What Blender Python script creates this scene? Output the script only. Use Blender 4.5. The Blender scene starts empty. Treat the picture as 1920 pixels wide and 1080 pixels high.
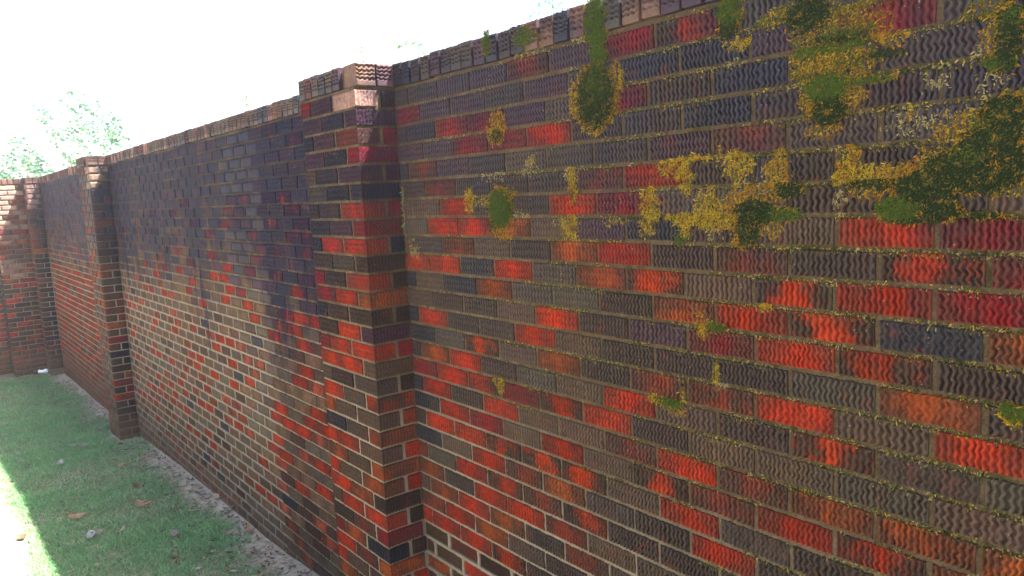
import bpy, math, random
import numpy as np
from mathutils import Vector, Matrix
C = bpy.context.scene.collection
SC = bpy.context.scene
R = math.radians

# ------------------------------------------------------------------ camera
cam = bpy.data.cameras.new('camera'); camo = bpy.data.objects.new('camera', cam); C.objects.link(camo)
cam.lens = 26.467; cam.sensor_width = 36; cam.sensor_fit = 'HORIZONTAL'
cam.clip_start = 0.05; cam.clip_end = 3000
r_ = Vector((0.62611455, 0.77812647, -0.0499977)).normalized()
f_ = Vector((-0.77649299, 0.61639357, -0.13083423)).normalized()
u_ = r_.cross(f_).normalized()
camo.matrix_world = Matrix(((r_.x, u_.x, -f_.x, 2.67652961), (r_.y, u_.y, -f_.y, -1.56265455),
                            (r_.z, u_.z, -f_.z, 2.12072109), (0, 0, 0, 1)))
SC.camera = camo

# ------------------------------------------------------------------ light
SUN_DIR = Vector((1.0, 1.0, 2.4)).normalized()          # towards the sun, behind the wall
elev = math.asin(SUN_DIR.z); azim = math.atan2(SUN_DIR.x, SUN_DIR.y)
world = bpy.data.worlds.new('World'); SC.world = world; world.use_nodes = True
wn = world.node_tree; wn.nodes.clear()
sky = wn.nodes.new('ShaderNodeTexSky'); sky.sky_type = 'NISHITA'; sky.sun_disc = False
sky.sun_elevation = elev; sky.sun_rotation = azim
sky.air_density = 1.0; sky.dust_density = 5.0; sky.ozone_density = 1.0; sky.altitude = 0
bg = wn.nodes.new('ShaderNodeBackground'); bg.inputs['Strength'].default_value = 0.06
wo = wn.nodes.new('ShaderNodeOutputWorld')
wn.links.new(sky.outputs[0], bg.inputs[0]); wn.links.new(bg.outputs[0], wo.inputs[0])
sun = bpy.data.lights.new('sun', 'SUN'); sun.energy = 5.0; sun.angle = R(0.5); sun.color = (1.0, 0.95, 0.87)
suno = bpy.data.objects.new('sun', sun); C.objects.link(suno); suno.location = (0, 0, 20)
suno.rotation_euler = (-SUN_DIR).to_track_quat('-Z', 'Y').to_euler()
SC.view_settings.view_transform = 'Standard'; SC.view_settings.look = 'None'
SC.view_settings.exposure = 3.36; SC.view_settings.gamma = 1.0; SC.view_settings.use_curve_mapping = False
SC.render.engine = 'CYCLES'
SC.cycles.max_bounces = 6; SC.cycles.diffuse_bounces = 4; SC.cycles.transmission_bounces = 3
SC.cycles.use_denoising = True

# ------------------------------------------------------------------ sizes (metres)
TOP, CAP, CRS, PITCH, JT = 2.62, 0.0942, 0.0709, 0.2032, 0.0108
BH, BL = CRS - JT, PITCH - JT
OO, OE = 0.1115, 0.2207            # first head joint of odd and of even courses
PX0, PX1, PD = -0.455, 0.035, 0.174   # the nearest pier: left, right, projection
P2X0, P2X1 = -5.84, -5.35
P3X1 = -10.02
RETX = -10.40                      # face of the return wall
XEND = 3.6
def jz(k): return TOP - (CAP + (k - 1) * CRS)        # bed joint above course k
def gz(x): # ground height along the wall
    return float(np.interp(x, [-400, -14, -10, -6, -4, -2, -1, 2, 6, 400], [-1.0, -.32, -.26, -.17, -.065, -.025, .03, .1, .12, .2]))

rng = random.Random(11); nr = np.random.default_rng(5)

# ------------------------------------------------------------------ node helper
class N:
    def __init__(s, name):
        s.m = bpy.data.materials.new(name); s.m.use_nodes = True; s.t = s.m.node_tree; s.t.nodes.clear()
    def n(s, t, **k):
        nd = s.t.nodes.new(t)
        for a, b in k.items(): setattr(nd, a, b)
        return nd
    def put(s, sock, v):
        if hasattr(v, 'default_value') and hasattr(v, 'links'): s.t.links.new(v, sock)
        elif v is not None:
            try: sock.default_value = v
            except Exception: sock.default_value = (*v, 1.0)
    def math(s, op, a, b=None, c=None, clamp=False):
        nd = s.n('ShaderNodeMath', operation=op); nd.use_clamp = clamp
        s.put(nd.inputs[0], a)
        if b is not None: s.put(nd.inputs[1], b)
        if c is not None: s.put(nd.inputs[2], c)
        return nd.outputs[0]
    def vmath(s, op, a, b=None, sc=None):
        nd = s.n('ShaderNodeVectorMath', operation=op); s.put(nd.inputs[0], a)
        if b is not None: s.put(nd.inputs[1], b)
        if sc is not None: s.put(nd.inputs['Scale'], sc)
        return nd.outputs[0]
    def ss(s, v, a, b):   # smooth step a -> b gives 0 -> 1 (a may exceed b)
        nd = s.n('ShaderNodeMapRange', interpolation_type='SMOOTHSTEP')
        s.put(nd.inputs[0], v)
        if isinstance(a, (int, float)) and isinstance(b, (int, float)) and a > b:
            s.put(nd.inputs[1], b); s.put(nd.inputs[2], a); nd.inputs[3].default_value = 1; nd.inputs[4].default_value = 0
        else:
            s.put(nd.inputs[1], a); s.put(nd.inputs[2], b)
        return nd.outputs[0]
    def noise(s, vec, scale, detail=3, rough=.55):
        nd = s.n('ShaderNodeTexNoise'); s.put(nd.inputs['Vector'], vec)
        nd.inputs['Scale'].default_value = scale; nd.inputs['Detail'].default_value = detail; nd.inputs['Roughness'].default_value = rough
        return nd.outputs[0]
    def vor(s, vec, scale):
        nd = s.n('ShaderNodeTexVoronoi'); s.put(nd.inputs['Vector'], vec); nd.inputs['Scale'].default_value = scale
        return nd.outputs['Distance']
    def mix(s, f, a, b, mode='MIX'):
        nd = s.n('ShaderNodeMix', data_type='RGBA', blend_type=mode)
        s.put(nd.inputs[0], f); s.put(nd.inputs[6], a); s.put(nd.inputs[7], b)
        return nd.outputs[2]
    def bump(s, h, strength, dist, normal=None):
        nd = s.n('ShaderNodeBump'); nd.inputs['Strength'].default_value = strength; nd.inputs['Distance'].default_value = dist
        s.put(nd.inputs['Height'], h)
        if normal is not None: s.put(nd.inputs['Normal'], normal)
        return nd.outputs[0]
    def out(s, col, rough=.7, spec=.3, normal=None, transl=None):
        b = s.n('ShaderNodeBsdfPrincipled'); s.put(b.inputs['Base Color'], col); s.put(b.inputs['Roughness'], rough)
        s.put(b.inputs['Specular IOR Level'], spec)
        if normal is not None: s.put(b.inputs['Normal'], normal)
        o = s.n('ShaderNodeOutputMaterial'); sh = b.outputs[0]
        if transl is not None:
            t = s.n('ShaderNodeBsdfTranslucent'); s.put(t.inputs[0], transl)
            m = s.n('ShaderNodeMixShader'); m.inputs[0].default_value = .45
            s.t.links.new(sh, m.inputs[1]); s.t.links.new(t.outputs[0], m.inputs[2]); sh = m.outputs[0]
        s.t.links.new(sh, o.inputs[0]); return s.m

DRIPS = [(-2.8, .17, 1.10, .85), (-1.36, .17, .98, .8), (-1.72, .16, 1.5, .55), (-.85, .28, 1.42, .6), (-4.9, .3, 1.35, .6), (-3.9, .35, 1.55, .5)]
def stain(g):
    """black weathering that starts at the coping and runs down in streaks; 0..1"""
    geo = g.n('ShaderNodeNewGeometry'); P = geo.outputs['Position']
    sx = g.n('ShaderNodeSeparateXYZ'); g.put(sx.inputs[0], P); x, z = sx.outputs[0], sx.outputs[2]
    t = g.math('SUBTRACT', TOP, z)
    st = g.noise(g.vmath('MULTIPLY', P, (4.6, 4.6, .55)), 1.0, 6, .62)
    f2 = g.ss(x, .25, -.5)
    ext = g.math('MULTIPLY_ADD', f2, .42, .46)
    tt = g.math('ADD', t, g.math('MULTIPLY', g.math('SUBTRACT', st, .5), 1.9))
    s0 = g.ss(g.math('SUBTRACT', tt, ext), .34, -.34)
    s0 = g.math('MULTIPLY', s0, g.math('MULTIPLY_ADD', f2, .34, .50))
    fine = g.noise(g.vmath('MULTIPLY', P, (9, 9, 2.0)), 1.0, 4, .6)
    streak = g.ss(g.noise(g.vmath('MULTIPLY', P, (20, 20, 1.1)), 1.0, 4, .6), .34, .62)
    tot = s0
    for cx, w, zl, a in DRIPS:
        d = g.math('DIVIDE', g.math('SUBTRACT', x, cx), w)
        ga = g.math('EXPONENT', g.math('MULTIPLY', g.math('MULTIPLY', d, d), -1.0))
        zz = g.ss(g.math('ADD', z, g.math('MULTIPLY', g.math('SUBTRACT', fine, .5), .7)), zl - .1, zl + .35)
        tot = g.math('ADD', tot, g.math('MULTIPLY', g.math('MULTIPLY', ga, g.math('MULTIPLY', zz, streak)), a * 1.7))
    # less stain on pier faces and the far end: sunlit brightness painted in
    tot = g.math('MULTIPLY', tot, g.math('SUBTRACT', 1.0, g.math('MULTIPLY', g.ss(sx.outputs[1], -.10, -.17), .5)))
    tot = g.math('MULTIPLY', tot, g.math('SUBTRACT', 1.0, g.math('MULTIPLY', g.ss(x, -9.9, -10.3), .8)))
    tot = g.math('MULTIPLY', tot, g.math('MULTIPLY_ADD', g.ss(g.noise(g.vmath('MULTIPLY', P, (4.9, 4.9, 14.1)), 1.0, 1), .36, .62), .62, .52))
    tot = g.math('MULTIPLY', tot, g.math('MAXIMUM', g.ss(x, -.6, -.3), g.math('MULTIPLY_ADD', g.ss(t, .07, .13), .55, .45)))
    tot = g.math('MULTIPLY', tot, g.math('MULTIPLY_ADD', fine, 1.2, .38))
    return P, x, z, t, g.math('MINIMUM', tot, .9)

STAIN_GLAREC = (.012, .014, .036)  # black weathering, its blue tint painting in the lens glare
def brick_material(name, joined=False, spec=.22):
    g = N(name)
    P, x, z, t, S = stain(g)
    if joined:
        at = g.n('ShaderNodeAttribute', attribute_name='tone'); base, fl = at.outputs['Color'], at.outputs['Alpha']
        vec = P; edge = .5
    else:
        oi = g.n('ShaderNodeObjectInfo'); base, fl = oi.outputs['Color'], oi.outputs['Alpha']
        tc = g.n('ShaderNodeTexCoord'); off = g.math('MULTIPLY', oi.outputs['Random'], 53.0)
        vec = g.vmath('ADD', tc.outputs['Object'], off)
        sl = g.n('ShaderNodeSeparateXYZ'); g.put(sl.inputs[0], tc.outputs['Object'])
        edge = g.math('DIVIDE', g.math('ABSOLUTE', sl.outputs[0]), .0965)
    n1 = g.noise(vec, 13, 3, .6)
    v = g.math('ADD', g.math('MULTIPLY', n1, 1.3), g.math('MULTIPLY', edge, .38))
    ragged = g.math('MULTIPLY', g.math('SUBTRACT', g.noise(vec, 110, 3, .7), .5), .6)
    mk = g.math('MULTIPLY', g.ss(g.math('ADD', v, ragged), .55, 1.02), fl)
    n2 = g.noise(vec, 26, 2)
    dark = g.mix(n2, (.014, .011, .011), (.058, .041, .028))
    col = g.mix(mk, base, dark)
    n3 = g.noise(vec, 60, 4, .7)
    col = g.mix(1.0, col, g.mix(g.ss(n3, .25, .75), (.68, .66, .68), (1.32, 1.32, 1.30)), 'MULTIPLY')
    # every dark brick shows some of its red clay
    wm = g.math('MULTIPLY', g.ss(g.noise(g.vmath('ADD', vec, (7.3, 1.1, 4.2)), 17, 4, .65), .54, .74), .55)
    col = g.mix(wm, col, (.110, .020, .010))
    nb = g.noise(vec, 7, 2)
    col = g.mix(g.math('MULTIPLY', g.ss(nb, .55, .8), .35), col, (.056, .042, .030))
    # mud splashed along the foot of the wall
    mud = g.math('MULTIPLY', g.ss(g.math('ADD', z, g.math('MULTIPLY', g.noise(P, 5, 4), .30)), .36, .06), .6)
    col = g.mix(mud, col, (.17, .105, .060))
    col = g.mix(S, col, STAIN_GLAREC)
    # pale lichen and lime specks on the weathered part
    sp = g.math('MULTIPLY', g.ss(g.vor(P, 85), .19, .10), g.ss(g.noise(P, 22, 2), .52, .66))
    sp = g.math('MULTIPLY', sp, g.ss(t, 1.7, .9))
    col = g.mix(g.math('MULTIPLY', sp, .55), col, (.34, .31, .26))
    col = g.mix(1.0, col, (.575, .565, .57), 'MULTIPLY')
    sc_ = g.n('ShaderNodeSeparateColor'); g.put(sc_.inputs[0], base)
    spx = g.math('MULTIPLY', g.math('MULTIPLY_ADD', g.ss(sc_.outputs[0], .16, .05), .75, .25), spec * .80)
    bm = g.bump(g.noise(vec, 420, 3, .7), .30, .0012)
    bm = g.bump(n3, .25, .0008, bm)
    return g.out(col, g.math('MULTIPLY_ADD', n2, .2, .50), spx, bm)

def mortar_material():
    g = N('mortar')
    P, x, z, t, S = stain(g)
    n1 = g.noise(P, 3.0, 4, .6); n2 = g.noise(P, 40, 4, .7); n3 = g.noise(P, 11, 4)
    near = g.ss(x, -.2, 1.6)
    # dirt comes further down the wall on the right
    lim = g.math('ADD', g.math('MULTIPLY', near, .36), 1.30)
    lim = g.math('SUBTRACT', lim, g.math('MULTIPLY', g.ss(x, -.1, -1.2), .16))
    d = g.ss(g.math('SUBTRACT', g.math('ADD', t, g.math('MULTIPLY', g.math('SUBTRACT', n1, .5), .8)), lim), .30, -.40)
    light = g.mix(n2, (.22, .185, .14), (.42, .375, .30))
    dirty = g.mix(n2, (.022, .016, .010), (.200, .145, .080))
    col = g.mix(d, light, dirty)
    tan = g.math('MULTIPLY', g.math('MULTIPLY', g.ss(n3, .40, .66), g.ss(g.noise(P, 60, 3, .7), .30, .55)), g.math('MULTIPLY_ADD', near, -.50, .8))
    col = g.mix(tan, col, (.26, .195, .120))
    mossy = g.math('MULTIPLY', g.math('MULTIPLY', g.ss(n3, .50, .66), g.ss(x, .4, 1.7)), g.ss(t, 1.55, 1.0))
    col = g.mix(mossy, col, g.mix(n2, (.018, .018, .006), (.105, .088, .025)))
    mud = g.math('MULTIPLY', g.ss(g.math('ADD', z, g.math('MULTIPLY', g.noise(P, 5, 4), .30)), .38, .06), .75)
    col = g.mix(mud, col, (.20, .135, .080))
    col = g.mix(g.math('MINIMUM', g.math('MULTIPLY', S, g.math('MULTIPLY_ADD', g.ss(x, .2, -.5), .5, .6)), 1.0), col, (.030, .026, .036))
    grit = g.ss(g.noise(P, 170, 3, .7), .44, .60)
    col = g.mix(g.math('MULTIPLY', g.math('MULTIPLY', grit, d), .55), col, (.030, .026, .018))
    col = g.mix(1.0, col, (.50, .49, .475), 'MULTIPLY')
    h = g.math('ADD', g.noise(P, 150, 4, .7), g.math('MULTIPLY', n2, 1.2))
    return g.out(col, .95, .08, g.bump(h, .9, .004))

M_BRICK = brick_material('brick'); M_BRICKF = brick_material('brick_far', False, .05); M_BRICKJ = brick_material('brick_joined', True, .02); M_MORTAR = mortar_material()

def attr_material(name, rough=.75, spec=.25, transl=0.0, noise_scale=0):
    g = N(name); at = g.n('ShaderNodeAttribute', attribute_name='tone'); col = at.outputs['Color']
    if noise_scale:
        geo = g.n('ShaderNodeNewGeometry')
        col = g.mix(1.0, col, g.mix(g.noise(geo.outputs['Position'], noise_scale, 3), (.6, .6, .6), (1.4, 1.4, 1.4)), 'MULTIPLY')
    tr = None
    if transl: tr = g.mix(1.0, col, (transl, transl, transl), 'MULTIPLY')
    return g.out(col, rough, spec, None, tr)
M_MOSS = attr_material('moss', .9, .1, 1.3); M_GRASS = attr_material('grass', .55, .35, 1.3)
M_LEAF = attr_material('leaf', .5, .4, 1.0); M_DRY = attr_material('dry_leaf', .7, .3, .8, 60)
def plain(name, col, rough=.6, spec=.3, var=.25, sc=20, metal=0):
    g = N(name); geo = g.n('ShaderNodeNewGeometry'); n = g.noise(geo.outputs['Position'], sc, 4)
    a = tuple(c * (1 - var) for c in col); b = tuple(min(1, c * (1 + var)) for c in col)
    return g.out(g.mix(n, a, b), rough, spec, g.bump(n, .3, .003))

# ------------------------------------------------------------------ object helpers
def mesh_np(name, V, F, mat, smooth=None, tone=None):
    me = bpy.data.meshes.new(name)
    me.from_pydata([tuple(v) for v in V] if not isinstance(V, list) else V, [], F)
    if tone is not None:
        a = me.attributes.new('tone', 'FLOAT_COLOR', 'POINT'); a.data.foreach_set('color', np.asarray(tone, np.float32).ravel())
    if smooth: me.polygons.foreach_set('use_smooth', smooth if isinstance(smooth, list) else [True] * len(F))
    me.materials.append(mat); me.update(); return me
def mesh_fast(name, V, F, mat, tone=None):
    """V (n,3), F (m,k) arrays, all faces k-gons"""
    me = bpy.data.meshes.new(name); n, (m, k) = len(V), F.shape
    me.vertices.add(n); me.vertices.foreach_set('co', np.asarray(V, np.float32).ravel())
    me.loops.add(m * k); me.loops.foreach_set('vertex_index', F.astype(np.int32).ravel())
    me.polygons.add(m); me.polygons.foreach_set('loop_start', np.arange(0, m * k, k, dtype=np.int32))
    me.update(calc_edges=True); me.validate()
    if tone is not None:
        a = me.attributes.new('tone', 'FLOAT_COLOR', 'POINT'); a.data.foreach_set('color', np.asarray(tone, np.float32).ravel())
    me.materials.append(mat); return me
def link(name, data, parent=None, loc=(0, 0, 0), rz=0.0):
    o = bpy.data.objects.new(name, data); C.objects.link(o); o.location = loc; o.rotation_euler = (0, 0, rz)
    if parent: o.parent = parent
    return o
def tag(o, label=None, cat=None, group=None, kind=None):
    if label: o['label'] = label
    if cat: o['category'] = cat
    if group: o['group'] = group
    if kind: o['kind'] = kind
    return o
def box_data(x0, x1, y0, y1, z0, z1):
    V = [(x0, y0, z0), (x1, y0, z0), (x1, y1, z0), (x0, y1, z0), (x0, y0, z1), (x1, y0, z1), (x1, y1, z1), (x0, y1, z1)]
    F = [(0, 3, 2, 1), (4, 5, 6, 7), (0, 1, 5, 4), (1, 2, 6, 5), (2, 3, 7, 6), (3, 0, 4, 7)]
    return V, F
def join_boxes(name, boxes, mat):
    V, F = [], []
    for b in boxes:
        v, f = box_data(*b); o = len(V); V += v; F += [tuple(i + o for i in q) for q in f]
    return mesh_np(name, V, F, mat)

# ------------------------------------------------------------------ bricks
def snoise(u, v, seed, sc):
    rs = np.random.default_rng(seed); s = 0
    for i in range(5):
        a, b, c = rs.uniform(-1, 1), rs.uniform(-1, 1), rs.uniform(0, 6.28)
        s = s + np.sin((a * u + b * v) * sc * 6.28 + c)
    return s / 5
def wave_disp(u, v, seed, vertical=True):
    """depth of the wavy combed grooves, metres, positive into the brick"""
    rs = np.random.default_rng(seed)
    if not vertical: u, v = v, u
    p = rs.uniform(.0122, .0156); A = rs.choice([.0020, .0026, .0030, .0023, .0010]) * rs.uniform(.85, 1.1)
    lam = rs.uniform(.0190, .0250); ph = rs.uniform(0, 6.28); dep = rs.uniform(.0112, .0136) * rs.choice([1, 1, 1, .9, .62])
    w = A * np.sin(6.2832 * v / lam + ph + 1.5 * snoise(u, 0 * v, seed + 1, 22)) * (1 + .5 * snoise(u, v, seed + 5, 18))
    f = (u + w) / p + .26 * snoise(u, v * .4, seed + 2, 25)
    tri = np.abs(2 * (f - np.floor(f + .5)))                      # 0 in the groove, 1 on the land
    g = 1 - np.clip((tri - .12) / .50, 0, 1); g = g * g * (3 - 2 * g)
    return dep * g * np.clip(.82 + .40 * snoise(u, v, seed + 3, 30), .25, 1.15) + .0006 * snoise(u, v, seed + 4, 120)
def edge_mask(u, lo, hi, w=.004):
    return np.clip(np.minimum(u - lo, hi - u) / w, 0, 1)
def brick_mesh(w, h, d, nx, nz, seed, side=False, ny=0, cap=False, hi=True):
    """front at y=0 (towards -y), centred on x and z; side=True combs the +x end as well"""
    us = np.linspace(-w / 2, w / 2, nx + 1); vs = np.linspace(-h / 2, h / 2, nz + 1)
    U, Vv = np.meshgrid(us, vs); rs = np.random.default_rng(seed + 77)
    if hi:
        D = wave_disp(U, Vv, seed, not cap)
        D = D * edge_mask(U, -w / 2, w / 2)
        if cap: D = D * np.clip((Vv + h / 2 - .016) / .006, 0, 1)
    else: D = .0015 * snoise(U, Vv, seed, 40)
    ch = .0012
    D = D + ch * (np.isclose(np.abs(U), w / 2) | np.isclose(np.abs(Vv), h / 2))
    D = D + .0012 * snoise(U, Vv, seed + 9, 9)
    # slightly worn, uneven outline
    ex = .0012 * snoise(Vv, 0 * U, seed + 11, 40) * np.isclose(np.abs(U), w / 2)
    ez = .0012 * snoise(U, 0 * U, seed + 12, 25) * np.isclose(np.abs(Vv), h / 2)
    V = np.stack([U + ex, D, Vv + ez], -1).reshape(-1, 3); n = nx + 1
    idx = lambda i, j: j * n + i
    F = [(idx(i, j), idx(i + 1, j), idx(i + 1, j + 1), idx(i, j + 1)) for j in range(nz) for i in range(nx)]
    V = V.tolist(); right = [[idx(nx, j) for j in range(nz + 1)]]
    if side:
        ys = np.linspace(0, d, ny + 1)[1:]; Y, Z = np.meshgrid(ys, vs)
        if hi: DS = wave_disp(Y, Z, seed + 31, True) * edge_mask(Y, 0, d)
        else: DS = .0015 * snoise(Y, Z, seed + 31, 40)
        base = len(V)
        for j in range(nz + 1):
            for i in range(ny): V.append((w / 2 - float(DS[j, i]) , float(Y[j, i]), float(Z[j, i])))
        for i in range(ny): right.append([base + j * ny + i for j in range(nz + 1)])
        for i in range(ny):
            for j in range(nz): F.append((right[i][j], right[i + 1][j], right[i + 1][j + 1], right[i][j + 1]))
    else:
        base = len(V); V += [(w / 2, d, -h / 2), (w / 2, d, h / 2)]
        F.append(tuple(right[0][::-1]) + (base, base + 1)[:2]) if False else F.append((*[right[0][j] for j in range(nz, -1, -1)], base, base + 1))
    ns = len(F) - (0 if side else 1)
    bl = len(V); V += [(-w / 2, d, -h / 2), (-w / 2, d, h / 2)]
    rb = [right[-1][0], right[-1][-1]] if side else [base, base + 1]
    rb_lo = [right[i][0] for i in range(1, len(right))] if side else [base]
    rb_hi = [right[i][-1] for i in range(1, len(right))] if side else [base + 1]
    F.append(tuple([idx(0, j) for j in range(nz + 1)] + [bl + 1, bl]))                              # left end
    F.append(tuple([idx(i, nz) for i in range(nx + 1)] + rb_hi + [bl + 1]))                         # top
    F.append(tuple([idx(i, 0) for i in range(nx, -1, -1)] + [bl] + rb_lo[::-1]))                    # bottom
    F.append((bl, bl + 1, *( [right[-1][j] for j in range(nz, -1, -1)] if side else [base + 1, base])))  # back
    sm = [True] * ns + [False] * (len(F) - ns)
    return mesh_np('brick_shape', V, F, M_BRICK if nx >= 90 * w / BL or cap else M_BRICKF, sm)

LOD = {2: (126, 22, 44), 1: (84, 18, 36), 0: (8, 4, 6)}
_cache = {}
def brick_shape(w, h, d, lod, side=False, cap=False, nvar=9):
    kx = (round(w, 3), round(h, 3), round(d, 3), lod, side, cap)
    if abs(w - BL) > .004 and not cap: nvar = 3
    L = _cache.setdefault(kx, [])
    if len(L) < nvar:
        nx, nz, ny = LOD[lod]; nx = max(4, int(nx * w / BL)); ny = max(4, int(ny * d / .17))
        if cap: nx, nz = (26, 34) if lod else (4, 6)
        L.append(brick_mesh(w, h, d, nx, nz, 1000 + 37 * len(_cache) + 11 * len(L), side, ny, cap, lod > 0)); return L[-1]
    return rng.choice(L)

TONES = {  # fired clay colour (W: sunlight painted in), and how much is flashed dark
 'R': ((.265, .021, .006), .60), 'r': ((.140, .009, .012), .65), 'O': ((.200, .044, .011), .8), 'M': ((.255, .026, .007), 1.0),
 'm': ((.125, .024, .013), .85), 'B': ((.060, .034, .021), .45), 'D': ((.022, .0115, .0085), .3), 'P': ((.032, .0115, .023), .3),
 'G': ((.042, .031, .023), .35), 'K': ((.008, .0085, .015), .15), 'p': ((.170, .098, .080), .4), 'W': ((.34, .235, .19), .25)}
GAIN = 1.0
def tone(c):
    (r, g, b), fl = TONES[c]; v = rng.uniform(.80, 1.22) * (1 if c in 'RrOM' else GAIN); h = rng.uniform(.9, 1.12)
    return (min(1, r * v), g * v * h, b * v * rng.uniform(.9, 1.1), fl)
def add_brick(parent, wx, wy, wz, w, h, code, lod, d=.06, side=False, cap=False, rz=0.0, name='brick', jit=1.0):
    o = bpy.data.objects.new(name, brick_shape(w, h, d, lod, side, cap)); C.objects.link(o); o.parent = parent
    L = parent.location; q = jit * .0016
    pr = -.0112 if lod else -.002    # the combed faces stand a little proud of the joints
    o.location = (wx - L.x + rng.uniform(-q, q) * .4 - pr * (rz != 0) - (pr + .002) * (side and rz == 0), wy - L.y + rng.uniform(-q, q) * .6 + pr * (rz == 0), wz - L.z + rng.uniform(-q, q) * .6)
    o.rotation_euler = (rng.uniform(-.012, .012) * jit, rng.uniform(-.006, .006) * jit, rz + rng.uniform(-.006, .006) * jit)
    o.color = tone(code); return o
class Joined:   # bricks too small to pick apart: chamfered blocks in one mesh
    def __init__(s): s.V, s.F, s.T = [], [], []
    def add(s, x, y, z, w, h, code, d=.05, rz=0.0):
        o = len(s.V); c = .004; q = rng.uniform(-.002, .002); cs, sn = math.cos(rz), math.sin(rz)
        P = []
        for yy, e in ((q, c), (q + c, 0), (d, 0)):
            P += [(-w / 2 + e, yy, -h / 2 + e), (w / 2 - e, yy, -h / 2 + e), (w / 2 - e, yy, h / 2 - e), (-w / 2 + e, yy, h / 2 - e)]
        for a, b, cc in P: s.V.append((x + a * cs - b * sn, y + a * sn + b * cs, z + cc))
        s.F.append((o, o + 1, o + 2, o + 3))
        for k in (0, 4):
            for i in range(4):
                j = (i + 1) % 4; s.F.append((o + k + i, o + k + 4 + i, o + k + 4 + j, o + k + j))
        s.F.append((o + 8, o + 11, o + 10, o + 9))
        s.T += [tone(code)] * 12
    def build(s, parent, name='brickwork'):
        if not s.V: return
        L = parent.location; V = np.array(s.V) - np.array(L)
        me = mesh_np(name, V, s.F, M_BRICKJ, None, s.T); o = link(name, me, parent); o['kind'] = 'stuff'; return o

def joint_strips(parent, beds, heads, yf, seg=.011):
    """the raked mortar standing in the joints: beds (x0, x1, z), heads (x, z0, z1)"""
    V, F = [], []; L = parent.location; e = .0012
    def strip(a, b, half, horiz, c):
        n = max(2, int(abs(b - a) / seg)); o = len(V)
        for i in range(n + 1):
            t = a + (b - a) * i / n
            for sgn in (-1, 1):
                y = yf + rng.uniform(-.0016, .0016) ; h = sgn * (half + e)
                q = (t, y, c + h) if horiz else (c + h, y, t)
                V.append((q[0] - L.x, q[1] - L.y, q[2] - L.z))
        for i in range(n):
            k = o + 2 * i; F.append((k, k + 2, k + 3, k + 1) if horiz else (k, k + 1, k + 3, k + 2))
    for x0, x1, z in beds: strip(x0, x1, JT / 2, True, z)
    for x, z0, z1 in heads: strip(z0, z1, JT / 2, False, x)
    # give the strips their depth back into the wall
    n = len(V); V += [(x, y + .018, z) for x, y, z in V]; E = {}
    for f in F:
        for i in range(4): a, b = f[i], f[(i + 1) % 4]; E[(a, b)] = 1
    F += [(b, a, a + n, b + n) for a, b in E if (b, a) not in E]
    return link('mortar_joints', mesh_np('mortar_joints', V, F, M_MORTAR), parent)

def pick(w): return rng.choices(list(w), weights=list(w.values()))[0]

# ------------------------------------------------------------------ near panel (right of the near pier)
ROWS = {1: "DDPPmPrMGGG", 2: "rPPDPDKKPRG", 3: "DKRrPGrDKDG", 4: "PPrrRDDKDDD", 5: "KmPDGGDPmGG", 6: "DmDDDmRDDDD", 7: "BBRDDRrGGDD",
 8: "GRROBPKDBRr", 9: "BGmBDORDmDMr", 10: "RRKRGOMBMRr", 11: "KBKOGGDORMKO", 12: "BDDBRDPrRMD", 13: "KRDDRBDDDGOD", 14: "KGMBODmmRBR",
 15: "KORDGBRBDMDG", 16: "rRMrMRDBBGB", 17: "KRDRBBmRmOOO", 18: "KRrBRBMmRMO", 19: "DRRMMMBRDDB", 20: "KBRmOGDRDBB", 21: "mGRMmMDDDB",
 22: "ODRRmBBDB", 23: "BORODmBB", 24: "mROBDBB", 25: "RRRMDBB", 26: "BmDDBBB", 27: "BBRRDB", 28: "OBDBDG", 29: "BRmBD"}
ROWSHIFT = {1: .03}
W_LOW = {'B': 4, 'D': 3, 'G': 3, 'm': 2, 'O': 1.3, 'R': 1.3, 'M': 1, 'r': .5}
def mortar_sheet(name, x0, x1, y, zlo, zhi, ybk, nx, nz, amp):
    """front face gently uneven, sides and back flat"""
    us = np.linspace(x0, x1, nx + 1); vs = np.linspace(zlo, zhi, nz + 1); U, V = np.meshgrid(us, vs)
    Y = y + amp * (snoise(U, V, 3, 14) + .8 * snoise(U, V, 8, 37) + nr.uniform(-.7, .7, U.shape))
    n = nx + 1; P = np.stack([U, Y, V], -1).reshape(-1, 3).tolist()
    F = [(j * n + i, j * n + i + 1, (j + 1) * n + i + 1, (j + 1) * n + i) for j in range(nz) for i in range(nx)]
    b = len(P); P += [(x0, ybk, zlo), (x1, ybk, zlo), (x1, ybk, zhi), (x0, ybk, zhi)]
    F.append((b + 1, b, b + 3, b + 2)); bot = [i for i in range(n)]; topv = [nz * n + i for i in range(n)]
    F.append(tuple(topv + [b + 2, b + 3])); F.append(tuple(bot[::-1] + [b, b + 1]))
    F.append(tuple([j * n for j in range(nz + 1)] + [b + 3, b])); F.append(tuple([j * n + nx for j in range(nz, -1, -1)] + [b + 1, b + 2]))
    return P, F
MORT = .0040
def wall_body(name, x0, x1, fine, label):
    bx = Vector((.5 * (x0 + x1), .1, gz(.5 * (x0 + x1))))
    nx, nz = (int((x1 - x0) / .013), 190) if fine else (int((x1 - x0) / .1), 26)
    P, F = mortar_sheet(name, x0, x1, MORT, gz(x0) - .5, TOP - .016, .2, nx, nz, .0013 if fine else .0006)
    P = [(a - bx.x, b - bx.y, c - bx.z) for a, b, c in P]
    o = link(name, mesh_np(name, P, F, M_MORTAR), None, bx)
    return tag(o, label, 'wall', 'runs of the garden wall')
near = wall_body('brick_wall', PX1 - .006, XEND, True, 'nearest run of brick wall, mossy and dark, filling the right side of the photo')
jn = Joined(); cnt = 0; nb_, nh_ = [], []
NC = 38
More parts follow.
